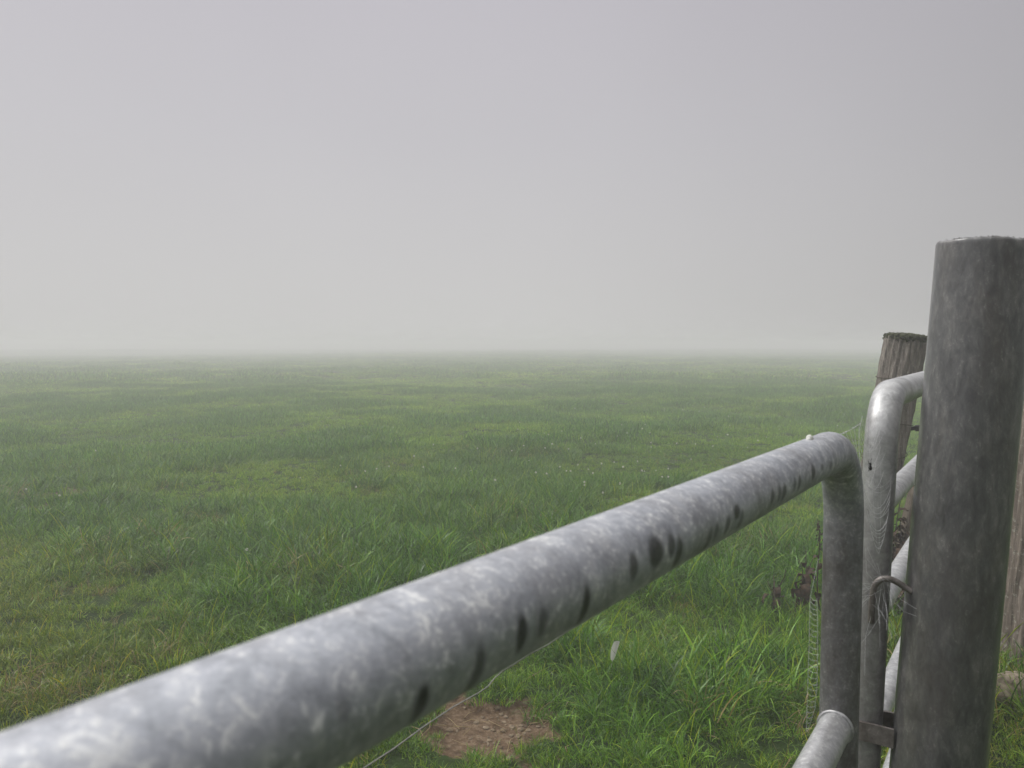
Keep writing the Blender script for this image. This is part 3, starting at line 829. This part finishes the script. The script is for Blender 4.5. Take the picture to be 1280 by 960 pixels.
    for cx, cy, a, b in SOILS:
        for k in range(int(600 * a * b / .07)):
            x = cx + g.normal() * a * .5; y = cy + g.normal() * b * .5
            if soil(np.array([x]), np.array([y]))[0] < .3: continue
            s = .0012 + .011 * g.random() ** 7; z = float(gh(np.array([x]), np.array([y]))[0]) + s * .1; o = len(v)
            sx, sy, sz = g.uniform(.6, 1.4), g.uniform(.6, 1.4), g.uniform(.4, .9)
            for e in ico: v.append((x + e[0] * s * sx * g.uniform(.75, 1.25), y + e[1] * s * sy * g.uniform(.75, 1.25), z + e[2] * s * sz * g.uniform(.75, 1.25)))
            f += [tuple(o + i for i in e) for e in tri]
    sv = []; sf = []
    for k in range(40):
        x = -.045 + g.normal() * .2; y = 2.56 + g.normal() * .2; a = g.random() * 6.28; L = g.uniform(.03, .13)
        z = float(gh(np.array([x]), np.array([y]))[0]) + .003; p = Vector((x, y, z)); e = Vector((math.cos(a), math.sin(a), g.uniform(0, .35))) * L
        m = p + e * .5 + Vector((g.normal() * .01, g.normal() * .01, .006)); tube([p, m, p + e], [.0012, .0014, .0006], 4, False, sv, sf)
    o = mesh('straw_litter', sv, sf, M['straw']); tag(o, 'loose dry straws scattered over the bare earth', 'straw', kind='stuff')
    o = mesh('soil_crumbs', v, f, M['clod'], smooth=False); tag(o, 'loose brown soil crumbs on the bare patch of earth', 'soil', kind='stuff')
build_small()

# white clover heads
def build_clover():
    g = np.random.default_rng(4); v = []; f = []
    def head():
        root = empty('clover_flower', (0, 0, 0))
        v = []; f = []
        for k in range(46):
            z = 1 - 2 * (k + .5) / 46 * .85; a = k * 2.4; r = math.sqrt(max(0, 1 - z * z))
            dr = Vector((r * math.cos(a), r * math.sin(a), z)); s = Vector((-math.sin(a), math.cos(a), 0)) * .0018; o = len(v)
            p = Vector((0, 0, .15)); v += [p + dr * .004 - s, p + dr * .004 + s, p + dr * .0125 + s * .7, p + dr * .0125 - s * .7]; f.append((o, o + 1, o + 2, o + 3))
        mesh('head', v, f, M['clover'], root)
        sv, sf, _ = tube([Vector((0, 0, 0)), Vector((.004, .002, .07)), Vector((0, 0, .15))], .0012, 5); mesh('stem', sv, sf, M['stem'], root)
        return root
    proto = head(); spots = []
    px = [(705, 541), (726, 549), (679, 541), (744, 555), (666, 577), (700, 585), (722, 587), (768, 580), (782, 588), (752, 587), (735, 592), (706, 593), (707, 594), (670, 598), (686, 602), (723, 610), (742, 600), (813, 558), (872, 556), (836, 602), (831, 601), (712, 618), (728, 617), (755, 624), (776, 616), (803, 596), (799, 582), (824, 590), (838, 591), (849, 559), (806, 531), (958, 546), (790, 540), (812, 540), (620, 610), (935 / 2, 588), (484, 590), (460, 594), (428, 586), (448, 618), (375, 600), (32, 615), (79, 626), (120, 568), (312, 704), (640, 565), (655, 560), (690, 560), (860, 577), (888, 558), (905, 545), (930, 560), (945, 552), (1002, 527), (975, 535), (540, 560), (520, 575), (585, 590), (600, 566), (838, 631), (818, 640)]
    for x, y in px:
        p = on_ground(x + g.normal() * 2, y + 10); spots.append((p.x, p.y))
    for k in range(36):
        y = g.uniform(6.5, 15); x = g.normal(.35, .33) * y * .6 + g.normal(); spots.append((x, y))
    for i, (x, y) in enumerate(spots):
        if i == 0: o = proto
        else:
            o = proto.copy(); COL.objects.link(o)
            for ch in proto.children:
                c = ch.copy(); COL.objects.link(c); c.parent = o
        o.location = (x, y, float(gh(np.array([x]), np.array([y]))[0])); s = g.uniform(.6, .95); o.scale = (s, s, s); o.rotation_euler = (g.normal() * .15, g.normal() * .15, g.random() * 6)
        tag(o, 'tiny white clover flower head standing in the field grass', 'flower', 'white clover flowers in the field')
build_clover()

# ------------------------------------------------------------------ fog
def build_haze():
    S = 250; z0 = -1.5; z1 = CAM + .50
    v = [(x, y, z) for z in (z0, z1) for x, y in ((-S, -S), (S, -S), (S, S), (-S, S))]
    f = [(3, 2, 1, 0), (4, 5, 6, 7), (0, 1, 5, 4), (1, 2, 6, 5), (2, 3, 7, 6), (3, 0, 4, 7)]
    t = NT('fog'); pv = t.new('ShaderNodeVolumePrincipled', ins={'Color': (.985, .972, .985, 1), 'Density': HAZE, 'Anisotropy': .15})
    t.link(pv.outputs[0], t.out.inputs['Volume'])
    o = mesh('haze', v, f, t.m, smooth=False); tag(o, 'thick pale fog lying over the field', 'fog', kind='stuff')
HAZE = .0212
build_haze()

# ------------------------------------------------------------------ sky and sun
SUN_EL, SUN_AZ = R(48), R(-65)          # somewhere up to the left behind the cloud
def build_world():
    w = bpy.data.worlds.new('World'); sc.world = w; w.use_nodes = True
    t = w.node_tree; t.nodes.clear(); N = t.nodes; L = t.links.new
    out = N.new('ShaderNodeOutputWorld'); bg = N.new('ShaderNodeBackground'); bg.inputs[1].default_value = .1
    sky = N.new('ShaderNodeTexSky'); sky.sky_type = 'NISHITA'; sky.sun_disc = False
    sky.sun_elevation = SUN_EL; sky.sun_rotation = SUN_AZ; sky.air_density = 1; sky.dust_density = 6; sky.ozone_density = 1
    hs = N.new('ShaderNodeHueSaturation'); hs.inputs['Saturation'].default_value = .15; L(sky.outputs[0], hs.inputs['Color'])
    tc = N.new('ShaderNodeTexCoord'); sx = N.new('ShaderNodeSeparateXYZ'); L(tc.outputs['Generated'], sx.inputs[0])
    # low cloud: fairly even up to 30 degrees, much brighter overhead
    rp = N.new('ShaderNodeValToRGB'); e = rp.color_ramp.elements
    st = [(0.0, (.340, .338, .332)), (.08, (.328, .324, .324)), (.25, (.303, .297, .311)), (.42, (.285, .275, .298)), (.60, (.86, .86, .875)), (1.0, (.92, .92, .92))]
    while len(e) < len(st): e.new(.5)
    for k, (p, c) in enumerate(st): e[k].position = p; e[k].color = (*c, 1)
    L(sx.outputs['Z'], rp.inputs[0])
    # the cloud thins towards the left, and is uneven
    dt = N.new('ShaderNodeVectorMath'); dt.operation = 'DOT_PRODUCT'; dt.inputs[1].default_value = (-.75, .62, .1); L(tc.outputs['Generated'], dt.inputs[0])
    mr = N.new('ShaderNodeMapRange'); mr.interpolation_type = 'SMOOTHSTEP'; mr.inputs[1].default_value = -.9; mr.inputs[2].default_value = .75; mr.inputs[3].default_value = 5.5; mr.inputs[4].default_value = 18.6; L(dt.outputs['Value'], mr.inputs[0])
    nz = N.new('ShaderNodeTexNoise'); nz.inputs['Scale'].default_value = 1.6; nz.inputs['Detail'].default_value = 3; L(tc.outputs['Generated'], nz.inputs['Vector'])
    m2 = N.new('ShaderNodeMapRange'); m2.inputs[3].default_value = .93; m2.inputs[4].default_value = 1.07; L(nz.outputs['Fac'], m2.inputs[0])
    ml = N.new('ShaderNodeMath'); ml.operation = 'MULTIPLY'; L(mr.outputs[0], ml.inputs[0]); L(m2.outputs[0], ml.inputs[1])
    cl = N.new('ShaderNodeVectorMath'); cl.operation = 'SCALE'; L(rp.outputs[0], cl.inputs[0]); L(ml.outputs[0], cl.inputs['Scale'])
    mx = N.new('ShaderNodeMix'); mx.data_type = 'RGBA'; mx.inputs[0].default_value = .93; L(hs.outputs[0], mx.inputs[6]); L(cl.outputs[0], mx.inputs[7])
    L(mx.outputs[2], bg.inputs[0]); L(bg.outputs[0], out.inputs[0])
    sd = bpy.data.lights.new('sun', 'SUN'); sd.energy = 1.5; sd.angle = R(20); sd.color = (1, .97, .93)
    so = bpy.data.objects.new('sun', sd); COL.objects.link(so)
    d = Vector((math.sin(SUN_AZ) * math.cos(SUN_EL), math.cos(SUN_AZ) * math.cos(SUN_EL), math.sin(SUN_EL)))
    so.rotation_euler = d.to_track_quat('Z', 'Y').to_euler(); so.location = d * 30
build_world()

# ------------------------------------------------------------------ camera and render settings
cd = bpy.data.cameras.new('camera'); cam = bpy.data.objects.new('camera', cd); COL.objects.link(cam); sc.camera = cam
cam.location = (0, 0, CAM); cam.rotation_euler = (PI / 2 - math.atan(50 / 960), 0, 0)
cd.sensor_width = 36; cd.lens = 27; cd.clip_start = .02; cd.clip_end = 2000
cd.dof.use_dof = True; cd.dof.focus_distance = 2.6; cd.dof.aperture_fstop = 16
sc.view_settings.view_transform = 'Standard'; sc.view_settings.look = 'None'; sc.view_settings.exposure = 0; sc.view_settings.gamma = 1
sc.render.engine = 'CYCLES'
c = sc.cycles
c.use_denoising = True; c.denoising_prefilter = 'ACCURATE'; c.denoiser = 'OPENIMAGEDENOISE'; c.denoising_input_passes = 'RGB_ALBEDO_NORMAL'
c.use_adaptive_sampling = False; c.max_bounces = 6; c.diffuse_bounces = 3; c.glossy_bounces = 3; c.transmission_bounces = 4; c.volume_bounces = 2; c.transparent_max_bounces = 8
c.sample_clamp_indirect = 8
